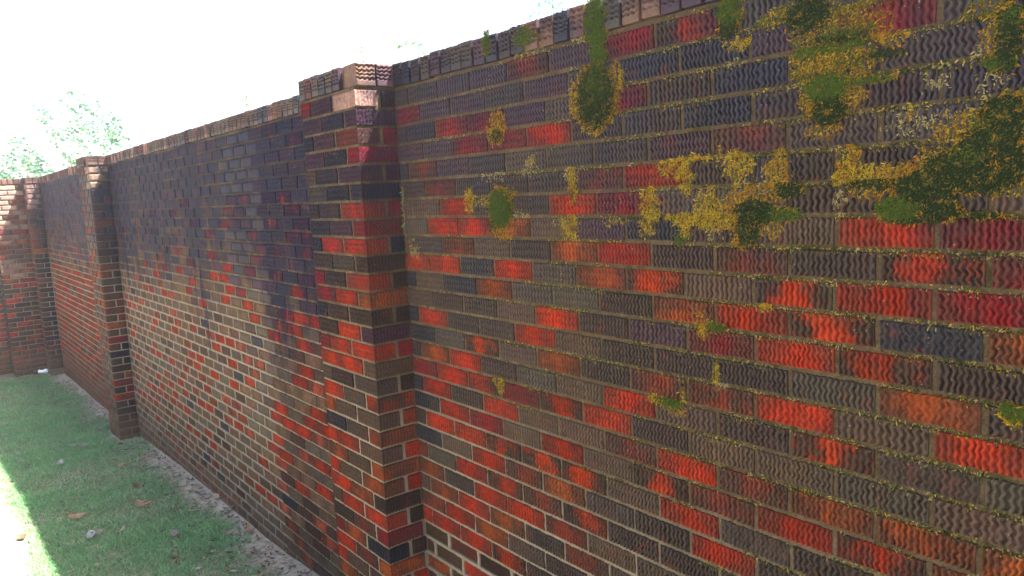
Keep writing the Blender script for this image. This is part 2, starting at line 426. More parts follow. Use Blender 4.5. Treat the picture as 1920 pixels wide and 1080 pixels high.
def near_row(k):
    x = (OO if k % 2 else OE) + ROWSHIFT.get(k, 0.0) + rng.uniform(-.004, .004)
    if k == 3 or k == 9 or k == 12: x += 0.0
    segs = [(PX1 + .004, x - JT / 2)]
    while x < XEND: segs.append((x + JT / 2, min(x + PITCH - JT / 2, XEND))); x += PITCH
    return segs
for k in range(1, NC):
    zc = jz(k) - CRS / 2
    row = ROWS.get(k, '')
    segs_ = near_row(k); nb_.append((PX1 + .002, XEND, jz(k)))
    for i, (a, b) in enumerate(segs_):
        if i: nh_.append((a - JT / 2, zc - BH / 2, zc + BH / 2))
        if b - a < .02: continue
        c = row[i] if i < len(row) else pick(W_LOW)
        xm = .5 * (a + b)
        # the part of the panel the photograph shows
        vis = xm < 2.45 and zc > 1.02 + max(0, 0) - .55 * max(0, 1.9 - xm) - .08
        if vis and cnt < 300:
            add_brick(near, xm, 0.0, zc - JT * 0, b - a + rng.uniform(-.002, .001), BH, c, 2 if xm > .9 or k < 99 else 1); cnt += 1
        else: jn.add(xm, 0, zc, b - a, BH, c)
CAPW = PITCH / 3
W_CAP = {'p': 1.2, 'D': 2.5, 'K': 3, 'P': 2, 'G': 2, 'm': .6}
def coping(parent, x0, x1, y, lod, W, jn=None, individual=1e9, depth=.19, rz=0, lim=None):
    n = max(1, round((x1 - x0) / CAPW)); w = (x1 - x0) / n; h = CAP - JT
    for i in range(n):
        xm = x0 + (i + .5) * w; hh = h + rng.uniform(-.003, .004)
        if jn is not None and (lim is not None and not (lim[0] < xm < lim[1])):
            jn.add(xm, y - .003, TOP - h / 2, w - .008, hh, pick(W), depth)
        else:
            o = add_brick(parent, xm, y - .003 + rng.uniform(-.002, .002), TOP - h / 2 + rng.uniform(-.002, .002), w - .0085, h, pick(W), lod, depth, False, True, name='coping_brick', jit=1.5)
joint_strips(near, nb_, nh_, -.0052)
coping(near, PX1 + .004, XEND, 0, 2, W_CAP, jn, lim=(0, 2.5))
jn.build(near)

# ------------------------------------------------------------------ piers
FRONT = {1: "rPG", 2: "PKP", 3: "KPm", 4: "PKB", 5: "BKP", 6: "GKG", 7: "DDR", 8: "KPB", 9: "KRR", 10: "DGB", 11: "rDR", 12: "rRO", 13: "KDD", 14: "DRB",
 15: "rRR", 16: "RRB", 17: "BDG", 18: "RGB", 19: "OBB", 20: "KGO", 21: "RRB", 22: "OBO", 23: "RBO", 24: "ROG", 25: "BRR", 26: "DmG", 27: "rOK", 28: "RmO", 29: "RBB"}
SIDE = {1: "WD", 2: "O", 3: "Or", 4: "r", 5: "KP", 6: "K", 7: "Pr", 8: "r", 9: "PK", 10: "D", 11: "mD", 12: "R", 13: "DD", 14: "P", 15: "Rr", 16: "m", 17: "KD", 18: "M",  # W at the top: pale brick that paints in the sun wedge
 19: "Km", 20: "D", 21: "mR", 22: "R", 23: "mR", 24: "D", 25: "mD", 26: "r", 27: "KD", 28: "r", 29: "mR"}
W_PIER2S = {'D': 4, 'K': 3, 'r': 1, 'B': 2, 'm': 1}
W_PIER2F = {'B': 3, 'O': 2, 'm': 2, 'G': 1, 'D': 1}
def pier(x0, x1, label, lod, front, side, wf, ws, group='piers of the garden wall', wcap=W_CAP):
    bx = Vector((.5 * (x0 + x1), .1, gz(x0)))
    me = join_boxes('brick_pier', [(x0 + MORT - bx.x, x1 - MORT - bx.x, -PD + MORT - bx.y, .2 - bx.y, gz(x0) - .5 - bx.z, TOP - .016 - bx.z)], M_MORTAR)
    o = tag(link('brick_pier', me, None, bx), label, 'pier', group)
    W = x1 - x0; hd = .0945; pb_, ph_ = [], []
    for k in range(1, NC + 1):
        zc = jz(k) - CRS / 2
        if zc < gz(x0) - .12: break
        f = front.get(k) or ''.join(pick(wf) for _ in range(3)); s = side.get(k) or pick(ws) + pick(ws)
        sl = (W - hd - 2 * JT) / 2
        if k % 2 == 0: cuts = [(x0, x0 + sl), (x0 + sl + JT, x0 + 2 * sl + JT), (x1 - hd, x1)]
        else: cuts = [(x0, x0 + hd), (x0 + hd + JT, x0 + hd + JT + sl), (x1 - sl, x1)]
        pb_.append((x0 + .002, x1 - .002, jz(k)))
        for i, (a, b) in enumerate(cuts):
            if i: ph_.append((a - JT / 2, zc - BH / 2, zc + BH / 2))
            if i < 2:
                add_brick(o, .5 * (a + b), -PD, zc, b - a, BH, f[i], lod, d=.09)
            else:   # corner brick shows its side as well
                dep = PD - .006 if k % 2 == 0 else .0955
                c = s[0] if s[0] in 'Rrm' and lod else f[2]
                q = add_brick(o, .5 * (a + b), -PD, zc, b - a, BH, 'W' if s[0] == 'W' else (s[0] if k % 2 == 0 and s[0] in 'RrKDPMW' and f[2] in 'BGKDP' else f[2]), lod, d=dep, side=True, jit=.6)
        if k % 2 == 1:   # closer between the corner brick and the wall
            y0, y1 = -PD + .0955 + JT, -.006
            add_brick(o, x1, .5 * (y0 + y1), zc, y1 - y0, BH, s[1] if len(s) > 1 else pick(ws), lod, d=.05, rz=math.pi / 2, jit=.6)
    if lod: joint_strips(o, pb_, ph_, -PD - .0050)
    # coping of the pier: bricks on edge, the last one lying along the side
    n = 6; w = (W - .105) / n; h = CAP - JT
    for i in range(n):
        add_brick(o, x0 + (i + .5) * w, -PD - .003, TOP - h / 2, w - .0085, h, pick(wcap), max(lod, 1), .17, False, True, name='coping_brick', jit=1.5)
    for i in range(2):
        y0 = -PD + i * .089; add_brick(o, x1, y0 + .042, TOP - h / 2, .0805, h, 'p', max(lod, 1), .10, False, True, rz=math.pi / 2, name='coping_brick', jit=1.0)
    return o
pier(PX0, PX1, 'nearest brick pier, standing in the middle with its whole side in view', 1, FRONT, SIDE, W_LOW, {'K': 1, 'm': 1})
pier(P2X0, P2X1, 'second brick pier along the wall, dark bricks with white joints', 0, {}, {1: 'WW', 2: 'W', 3: 'WD', 14: 'r', 20: 'R', 24: 'rm', 29: 'mO', 31: 'Dr', 32: 'R', 33: 'KD'}, W_PIER2F, W_PIER2S)  # W courses have the sunlit wedge painted into their colour
pier(P3X1 - .49, P3X1, 'farthest brick pier, in the corner beside the return wall', 0, {}, {1: 'WW', 2: 'W', 3: 'WW', 4: 'W', 5: 'WD', 31: 'R'}, W_PIER2F, {'K': 3, 'D': 3, 'P': 1, 'B': 1})  # upper W bricks carry the painted sun wedge

# ------------------------------------------------------------------ middle and far runs
REDS = [(-2.08, 2.129), (-1.869, 2.13), (-1.338, 2.124), (-1.09, 2.127), (-2.014, 2.053), (-1.924, 2.052), (-1.126, 2.062), (-0.966, 2.06), (-1.689, 1.991), (-1.052, 1.99), (-2.05, 1.984), (-3.393, 2.06), (-2.462, 1.911), (-0.959, 1.926), (-1.137, 1.915), (-3.376, 1.77), (-2.563, 1.78), (-0.914, 1.857), (-1.282, 1.853), (-2.97, 1.699), (-4.246, 1.626), (-2.266, 1.701), (-1.855, 1.704), (-3.373, 1.628), (-4.081, 1.56), (-2.539, 1.629), (-2.228, 1.635), (-2.956, 1.553), (-2.144, 1.561), (-4.165, 1.408), (-3.187, 1.486), (-2.353, 1.485), (-1.963, 1.488), (-1.019, 1.637), (-5.148, 1.195), (-2.826, 1.406), (-4.132, 1.12), (-3.546, 1.119), (-1.138, 1.496), (-0.963, 1.489), (-1.311, 1.501), (-1.213, 1.412), (-1.535, 1.341), (-1.118, 1.339), (-2.655, 1.125), (-2.561, 1.205), (-2.362, 1.186), (-3.244, 0.991), (-3.126, 0.922), (-2.343, 1.059), (-1.107, 1.213), (-4.5, 0.855), (-4.172, 0.863), (-5.0, 0.711), (-2.351, 1.05), (-2.735, 0.929), (-2.329, 0.927), (-2.922, 0.787), (-1.113, 1.203), (-1.238, 1.132), (-4.246, 0.647), (-3.941, 0.65), (-4.729, 0.512), (-4.566, 0.491), (-4.143, 0.603), (-3.835, 0.591), (-3.949, 0.506), (-3.542, 0.641), (-3.134, 0.652), (-2.925, 0.64), (-5.1, 0.339), (-2.329, 0.655), (-3.481, 0.387), (-3.505, 0.524), (-3.035, 0.443), (-2.935, 0.364), (-4.529, 0.191), (-4.615, 0.207), (-1.648, 0.701), (-1.706, 0.652), (-1.538, 0.646), (-1.058, 0.989), (-1.403, 0.857), (-1.484, 0.948), (-1.104, 0.93), (-0.952, 0.918), (-1.935, 0.515), (-1.001, 0.716), (-1.305, 0.513), (-2.025, 0.305), (-1.809, 0.319), (-1.07, 0.861)]
def long_run(x0, x1, label, nind, seedsets):
    global GAIN
    GAIN = 2.1; o = wall_body('brick_wall', x0, x1, False, label); jn = Joined(); L = []
    # clusters of red
    def zone(x, z):
        t = TOP - z
        if t < .55: return {'D': 4, 'P': 4, 'K': 3, 'r': .5}
        if t < 1.1: return {'D': 3, 'P': 2, 'K': 2, 'B': 2, 'r': 1.4, 'm': 1, 'G': 1}
        return {'B': 5, 'D': 2.5, 'G': 3.5, 'm': 2, 'O': .7, 'R': .35, 'K': .5}
    redset = {}
    for k in range(1, 42):
        zc = jz(k) - CRS / 2
        if zc < gz(x0) - .1: break
        st = x1 - .004 - (PITCH * (.5 if k % 2 else 1.0)) + .0 + rng.uniform(-.004, .004)
        segs = [(st + JT / 2, x1 - .004)]
        while st > x0 + .02: segs.append((max(st - PITCH + JT / 2, x0 + .004), st - JT / 2)); st -= PITCH
        for a, b in segs:
            if b - a < .02: continue
            L.append((a, b, zc, k))
    codes = {}
    for rx, rz in seedsets:
        best = min(range(len(L)), key=lambda i: (.5 * (L[i][0] + L[i][1]) - rx) ** 2 / .01 + (L[i][2] - rz) ** 2 / .0013)
        codes[best] = 'R' if L[best][2] < TOP - .95 else rng.choice('rRr')
    # the bricks that show largest are objects of their own
    order = sorted([i for i in range(len(L)) if L[i][2] > gz(.5 * (L[i][0] + L[i][1]))], key=lambda i: -L[i][0])
    ind = set(order[:nind])
    far = x1 < -5
    for i, (a, b, zc, k) in enumerate(L):
        w = zone(.5 * (a + b), zc)
        if far and TOP - zc > 1.25: w = {'O': 4, 'm': 3, 'R': 4, 'B': 2.5, 'G': 1, 'D': .6}
        c = codes.get(i) or pick(w)
        if i in ind: add_brick(o, .5 * (a + b), 0, zc, b - a, BH, c, 1 if a > -1.6 else 0)
        else: jn.add(.5 * (a + b), 0, zc, b - a, BH, c)
    coping(o, x0 + .004, x1 - .004, 0, 1 if not far else 0, {'G': 3, 'p': 2, 'B': 2, 'D': 2, 'm': .7}, jn, lim=(-5.4, 1))
    if not far:
        bd = sorted({round(zc + CRS / 2, 4) for a, b, zc, k in L})
        joint_strips(o, [(x0 + .002, x1 - .002, z) for z in bd], [(b + JT / 2, zc - BH / 2, zc + BH / 2) for a, b, zc, k in L if b < x1 - .02], -.0040, .03)
    jn.build(o); GAIN = 1.0; return o
long_run(P2X1 - MORT, PX0 + MORT, 'middle run of brick wall between the two nearest piers, streaked black from the top', 300, REDS)
long_run(P3X1 - MORT, P2X0 + MORT, 'far run of brick wall beyond the second pier, orange bricks along its foot', 90, [])

# return wall at the far end, turning towards the lawn
RY0, RY1 = -.57, -.12
g0 = gz(RETX)
bx = Vector((RETX - .2, -.35, g0))
rw = tag(link('brick_wall', join_boxes('brick_wall', [(RETX - .40 - bx.x, RETX - MORT - bx.x, RY0 + MORT - bx.y, .2 - bx.y, g0 - .5 - bx.z, TOP - .016 - bx.z)], M_MORTAR), None, bx),
         'short return wall closing the far left end, sunlit at its top corner', 'wall', 'runs of the garden wall')
for k in range(1, 43):
    zc = jz(k) - CRS / 2
    if zc < g0 - .1: break
    y = RY1 + .3; lowz = TOP - zc > 1.5
    st = .10 if k % 2 else .0
    cuts = []; yy = RY0
    first = .0945 if k % 2 else BL
    while yy < .0:
        e = min(yy + first, -.0); cuts.append((yy, e)); yy = e + JT; first = BL
    for j, (a, b) in enumerate(cuts):
        if b - a < .03: continue
        w = {'W': 5, 'p': 1} if k < 14 and b < -.174 - (TOP - zc) / 2.4 + .1 else {'O': 4, 'R': 3, 'm': 2, 'B': 3, 'D': .8} if lowz else {'p': 3, 'm': 2, 'O': 3, 'B': 2, 'r': 1}  # W bricks follow the shadow edge: sunlight put into the brick colour
        add_brick(rw, RETX, .5 * (a + b), zc, b - a, BH, pick(w), 0, d=.09, rz=math.pi / 2)
    # dark end of the return wall, facing the camera side
    for a, b in ([(RETX - .2, RETX - .1)] if k % 2 else [(RETX - .2 - .0, RETX - .21 + .0)]):
        pass
    xs = [(RETX - .40, RETX - .21), (RETX - .2, RETX - .1)] if k % 2 else [(RETX - .40, RETX - .306), (RETX - .296, RETX - .1)]
    for a, b in xs: add_brick(rw, .5 * (a + b), RY0, zc, b - a, BH, pick({'K': 2, 'D': 3, 'm': 1}), 0, d=.05)
nn = 8
for i in range(nn):
    w = (.57) / nn; add_brick(rw, RETX + .002, RY0 + (i + .5) * w, TOP - (CAP - JT) / 2, w - .0085, CAP - JT, pick({'p': 3, 'B': 1}), 0, .19, False, True, rz=math.pi / 2, name='coping_brick')
# lower wall carrying on to the left behind it
LX = RETX - .40; LT = 1.36
bx = Vector((LX - .1, -1.2, g0))
lw = tag(link('brick_wall', join_boxes('brick_wall', [(LX - .2 - bx.x, LX - MORT - bx.x, -3.4 - bx.y, RY0 + MORT - bx.y, g0 - .5 - bx.z, LT - .01 - bx.z)], M_MORTAR), None, bx),
         'low orange brick wall at the very left edge, lower than the return wall', 'wall', 'runs of the garden wall')
jn = Joined()
for k in range(1, 30):
    zc = LT - (k - .5) * CRS
    if zc < g0 - .1: break
    y = RY0 - (.1 if k % 2 else 0.0)
    segs = [(y + JT / 2, RY0 - .004)] if k % 2 else []
    while y > -3.3: segs.append((y - PITCH + JT / 2, y - JT / 2)); y -= PITCH
    for a, b in segs:
        c = pick({'O': 4, 'R': 3, 'B': 2, 'm': 2})
        if a > -1.0: add_brick(lw, LX, .5 * (a + b), zc, b - a, BH, c, 0, d=.06, rz=math.pi / 2)
        else: jn.add(LX, .5 * (a + b), zc, b - a, BH, c, rz=math.pi / 2)
jn.build(lw)

# ------------------------------------------------------------------ ground
def ground():
    xs = np.concatenate([[-300, -150, -60, -30, -18], np.arange(-14, 6.01, .12), [10, 20, 50, 150, 300]])
    ys = np.concatenate([[-300, -120, -40, -15, -7, -4, -3], np.arange(-2.4, .31, .08), [1, 3, 8, 20, 60, 150, 300]])
    X, Y = np.meshgrid(xs, ys); Z = np.interp(X, [-400, -14, -10, -6, -4, -2, -1, 2, 6, 400], [-1.0, -.32, -.26, -.17, -.065, -.025, .03, .1, .12, .2])
    nrm = (np.abs(X) < 14) & (np.abs(Y) < 3)
    Z = Z + nrm * (.012 * snoise(X, Y, 4, .9) + .006 * snoise(X, Y, 6, 3.2))
    n = len(xs); F = np.array([(j * n + i, j * n + i + 1, (j + 1) * n + i + 1, (j + 1) * n + i) for j in range(len(ys) - 1) for i in range(n - 1)])
    g = N('ground_soil'); geo = g.n('ShaderNodeNewGeometry'); P = geo.outputs['Position']
    sx = g.n('ShaderNodeSeparateXYZ'); g.put(sx.inputs[0], P)
    n1 = g.noise(P, 2.2, 4, .6); n2 = g.noise(P, 35, 4, .7); n3 = g.noise(P, 9, 3)
    edge = g.ss(g.math('ADD', sx.outputs[1], g.math('MULTIPLY', g.math('SUBTRACT', n1, .5), .55)), -.30, -.06)
    soil = g.mix(n2, (.17, .145, .115), (.46, .40, .32)); turf = g.mix(n2, (.05, .065, .035), (.17, .19, .11))
    turf = g.mix(g.ss(n3, .52, .68), turf, (.20, .175, .13))
    turf = g.mix(g.ss(g.math('ADD', sx.outputs[1], g.math('MULTIPLY', g.math('SUBTRACT', n3, .5), .3)), -1.15, -1.32), turf, (.42, .38, .29))  # pale bare soil past the shadow edge, also painting in the sunlit patch
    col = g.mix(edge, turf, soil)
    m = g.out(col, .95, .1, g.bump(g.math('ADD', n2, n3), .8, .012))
    V = np.stack([X, Y, Z], -1).reshape(-1, 3)
    o = link('ground', mesh_fast('ground', V, F, m)); o.data.polygons.foreach_set('use_smooth', [True] * len(F)); tag(o, kind='structure')
    o['label'] = 'lawn soil with a bare earth strip along the foot of the wall'
ground()
def gzv(X, Y):
    Z = np.interp(X, [-400, -14, -10, -6, -4, -2, -1, 2, 6, 400], [-1.0, -.32, -.26, -.17, -.065, -.025, .03, .1, .12, .2])
    return Z + .012 * snoise(X, Y, 4, .9) + .006 * snoise(X, Y, 6, 3.2)

def grass():
    n = 240000
    # denser towards the camera
    u = nr.random(n); X = -10.4 + 10.6 * u ** .72; Y = -2.1 + 2.1 * nr.random(n)
    patch = snoise(X, Y, 21, .8) + .6 * snoise(X, Y, 22, 2.3)
    edge = np.clip((-.05 - .10 * np.clip((X + 5) / 2.5, 0, 1) + .16 * snoise(X, Y, 23, .9) + .10 * snoise(X, Y, 24, 4) - Y) / .16, 0, 1)
    inpier = ((X > P2X0 - .03) & (X < P2X1 + .05) & (Y > -PD - .03)) | ((X < P3X1 + .02) & (Y > -PD - .03)) | ((X < RETX + .06) & (Y > RY0 - .05))
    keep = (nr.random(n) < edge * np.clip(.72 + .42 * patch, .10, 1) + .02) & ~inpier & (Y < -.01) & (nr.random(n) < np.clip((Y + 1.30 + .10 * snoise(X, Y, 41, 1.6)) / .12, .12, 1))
    X, Y, patch = X[keep], Y[keep], patch[keep]; n = len(X); Z = gzv(X, Y) - .004
    clump = snoise(X, Y, 31, 1.5) * .5 + snoise(X, Y, 33, 5) * .5
    H = nr.uniform(.018, .058, n) * (1 + .8 * clump); Wd = nr.uniform(.0016, .0034, n)
    a = nr.uniform(0, 6.283, n); lean = nr.uniform(.3, 1.5, n) * H; dx, dy = np.cos(a) * lean, np.sin(a) * lean
    b = nr.uniform(0, 6.283, n); wx, wy = np.cos(b) * Wd, np.sin(b) * Wd
    V = np.zeros((n, 5, 3))
    for i, (s, f, ww) in enumerate(((-1, 0, 1), (1, 0, 1), (1, .55, .8), (-1, .55, .8), (0, 1, 0))):
        V[:, i, 0] = X + dx * f ** 1.6 + s * wx * ww; V[:, i, 1] = Y + dy * f ** 1.6 + s * wy * ww; V[:, i, 2] = Z + H * (f - .25 * f * f)
    base = np.arange(n)[:, None] * 5
    F = np.concatenate([base + np.array([[0, 1, 2]]), base + np.array([[0, 2, 3]]), base + np.array([[3, 2, 4]])])
    g1, g2, st = np.array([.085, .225, .085]), np.array([.175, .345, .145]), np.array([.34, .31, .22])
    t = nr.random(n)[:, None]; col = g1 * (1 - t) + g2 * t
    col = col * (1 + .25 * clump[:, None]) * np.array([1, 1, 1]); dry = (nr.random(n) < np.clip(.14 - .22 * patch, .04, .55))[:, None]
    col = np.where(dry, st * nr.uniform(.5, 1.2, (n, 1)), col)
    tone_ = np.ones((n, 5, 4)); tone_[:, :, :3] = col[:, None, :]
    o = link('grass', mesh_fast('grass', V.reshape(-1, 3), F, M_GRASS, tone_.reshape(-1, 4)))
    tag(o, 'short worn grass growing along the wall', kind='stuff')
grass()

def leaf_shape(L, W, curl, rs, n=5):
    """a curled leaf blade with a midrib: 2 x n quads"""
    V, F = [], []
    for i in range(n + 1):
        f = i / n; w = W * math.sin(math.pi * min(.97, max(.03, f)) ** .8) * .5; x = (f - .5) * L; z = curl * L * (2 * f - 1) ** 2
        V += [(x, -w, z + curl * L * .5 * rs.uniform(.5, 1.4)), (x, 0, z), (x, w, z + curl * L * .5 * rs.uniform(.5, 1.4))]
    for i in range(n):
        for j in range(2): a = i * 3 + j; F.append((a, a + 1, a + 4, a + 3))
    return V, F
LEAVES = [(-3.3, -0.86), (-2.86, -0.81), (-2.85, -0.85), (-3.38, -0.89), (-4.05, -0.18), (-4.32, -0.37), (-5.38, -0.49), (-5.5, -0.56), (-2.89, -0.3), (-2.75, -0.23), (-3.22, -0.46), (-2.41, -0.43), (-4.03, -0.18), (-3.19, -1.21), (-2.78, -0.69), (-3.15, -0.46), (-5.3, -1.01), (-4.88, -0.76), (-3.63, -0.41), (-2.89, -0.01), (-2.09, -0.06), (-2.59, -0.03)]
DRYC = [(.34, .22, .13), (.22, .185, .165), (.36, .34, .34), (.15, .085, .05), (.42, .34, .23)]
for i, (lx, ly) in enumerate(LEAVES):
    rs = random.Random(i); V, F = leaf_shape(rs.uniform(.075, .13), rs.uniform(.035, .06), rs.uniform(.08, .22), rs)
    c = DRYC[i % 5]
    o = link('fallen_leaf', mesh_np('fallen_leaf', V, F, M_DRY, True, [(*c, 1)] * len(V)), None, (lx, ly, float(gzv(np.array(lx), np.array(ly))) + .018), rs.uniform(0, 6.28))
    o.rotation_euler.x = rs.uniform(-.4, .4)
    tag(o, ['tan', 'grey-brown', 'pale grey', 'dark brown', 'straw coloured'][i % 5] + ' dry curled leaf lying on the shaded grass', 'leaf', 'fallen leaves on the grass')
def litter():
    V, F, T = [], [], []
    for i in range(1900):
        x = -10 + 9.6 * rng.random() ** .75
        y = -.03 - abs(rng.gauss(0, .17)) if rng.random() < .72 else -rng.uniform(.1, 1.4)
        if P2X0 - .02 < x < P2X1 + .03 and y > -PD - .02: continue
        v, f = leaf_shape(rng.uniform(.02, .055), rng.uniform(.008, .02), rng.uniform(.0, .25), rng, 2)
        a = rng.uniform(0, 6.28); ti = rng.uniform(-.5, .5); o = len(V); z = float(gzv(np.array(x), np.array(y))) + rng.uniform(.004, .018)
        M = Matrix.Rotation(a, 3, 'Z') @ Matrix.Rotation(ti, 3, 'X')
        for q in v: p = M @ Vector(q); V.append((p.x + x, p.y + y, p.z + z))
        F += [tuple(k + o for k in q) for q in f]; c = rng.choice(DRYC); s = rng.uniform(.4, 1.1); T += [(c[0] * s, c[1] * s, c[2] * s, 1)] * len(v)
    o = link('leaf_litter', mesh_np('leaf_litter', V, F, M_DRY, None, T)); tag(o, 'scraps of dry leaf scattered along the foot of the wall', kind='stuff')
litter()

# ------------------------------------------------------------------ tubes
def tube(pts, radii, k=8, caps=True):
    V, F = [], []; pts = [Vector(p) for p in pts]
    for i, p in enumerate(pts):
        t = (pts[min(i + 1, len(pts) - 1)] - pts[max(i - 1, 0)]).normalized()
        a = t.orthogonal().normalized() if i == 0 else (a - t * a.dot(t)).normalized(); b = t.cross(a)
        for j in range(k):
            w = 6.2832 * j / k; V.append(tuple(p + (a * math.cos(w) + b * math.sin(w)) * radii[i]))
    for i in range(len(pts) - 1):
        for j in range(k): F.append((i * k + j, i * k + (j + 1) % k, (i + 1) * k + (j + 1) % k, (i + 1) * k + j))
    if caps: F.append(tuple(range(k - 1, -1, -1))); F.append(tuple((len(pts) - 1) * k + j for j in range(k)))
    return V, F
def merge(parts):
    V, F = [], []
    for v, f in parts: o = len(V); V += v; F += [tuple(i + o for i in q) for q in f]
    return V, F
def shift(V, b): return [(x - b[0], y - b[1], z - b[2]) for x, y, z in V]

# ------------------------------------------------------------------ moss
MOSSC = {'G': (.034, .062, .006), 'D': (.011, .021, .005), 'Y': (.250, .180, .012), 'O': (.215, .105, .006), 'L': (.068, .064, .011), 'P': (.20, .175, .075)}
def moss_blades(V, F, T, x, z, col, L, y0=0.0, up=0.0):
    """a branching tuft that hangs off the brick face"""
    a = rng.gauss(-1.571, 1.0); l = L * rng.uniform(.6, 1.3); out = rng.uniform(.2, .8) * L * .6
    dx, dz = math.cos(a) * l, math.sin(a) * l + up; px, pz = -dz / l, dx / l; w = rng.uniform(.0005, .0011)
    y = y0 - .0105 + rng.uniform(-.001, .003); o = len(V)
    V += [(x - px * w, y, z - pz * w), (x + px * w, y, z + pz * w), (x + dx * .55 + px * w * 1.5, y - out * .8, z + dz * .55 + pz * w * 1.5),
          (x + dx * .55 - px * w * 1.5, y - out * .8, z + dz * .55 - pz * w * 1.5), (x + dx, y - out, z + dz)]
    F += [(o, o + 1, o + 2, o + 3), (o + 3, o + 2, o + 4)]
    s = rng.uniform(.55, 1.35); T += [(min(1, col[0] * s), min(1, col[1] * s), col[2] * s, 1)] * 5
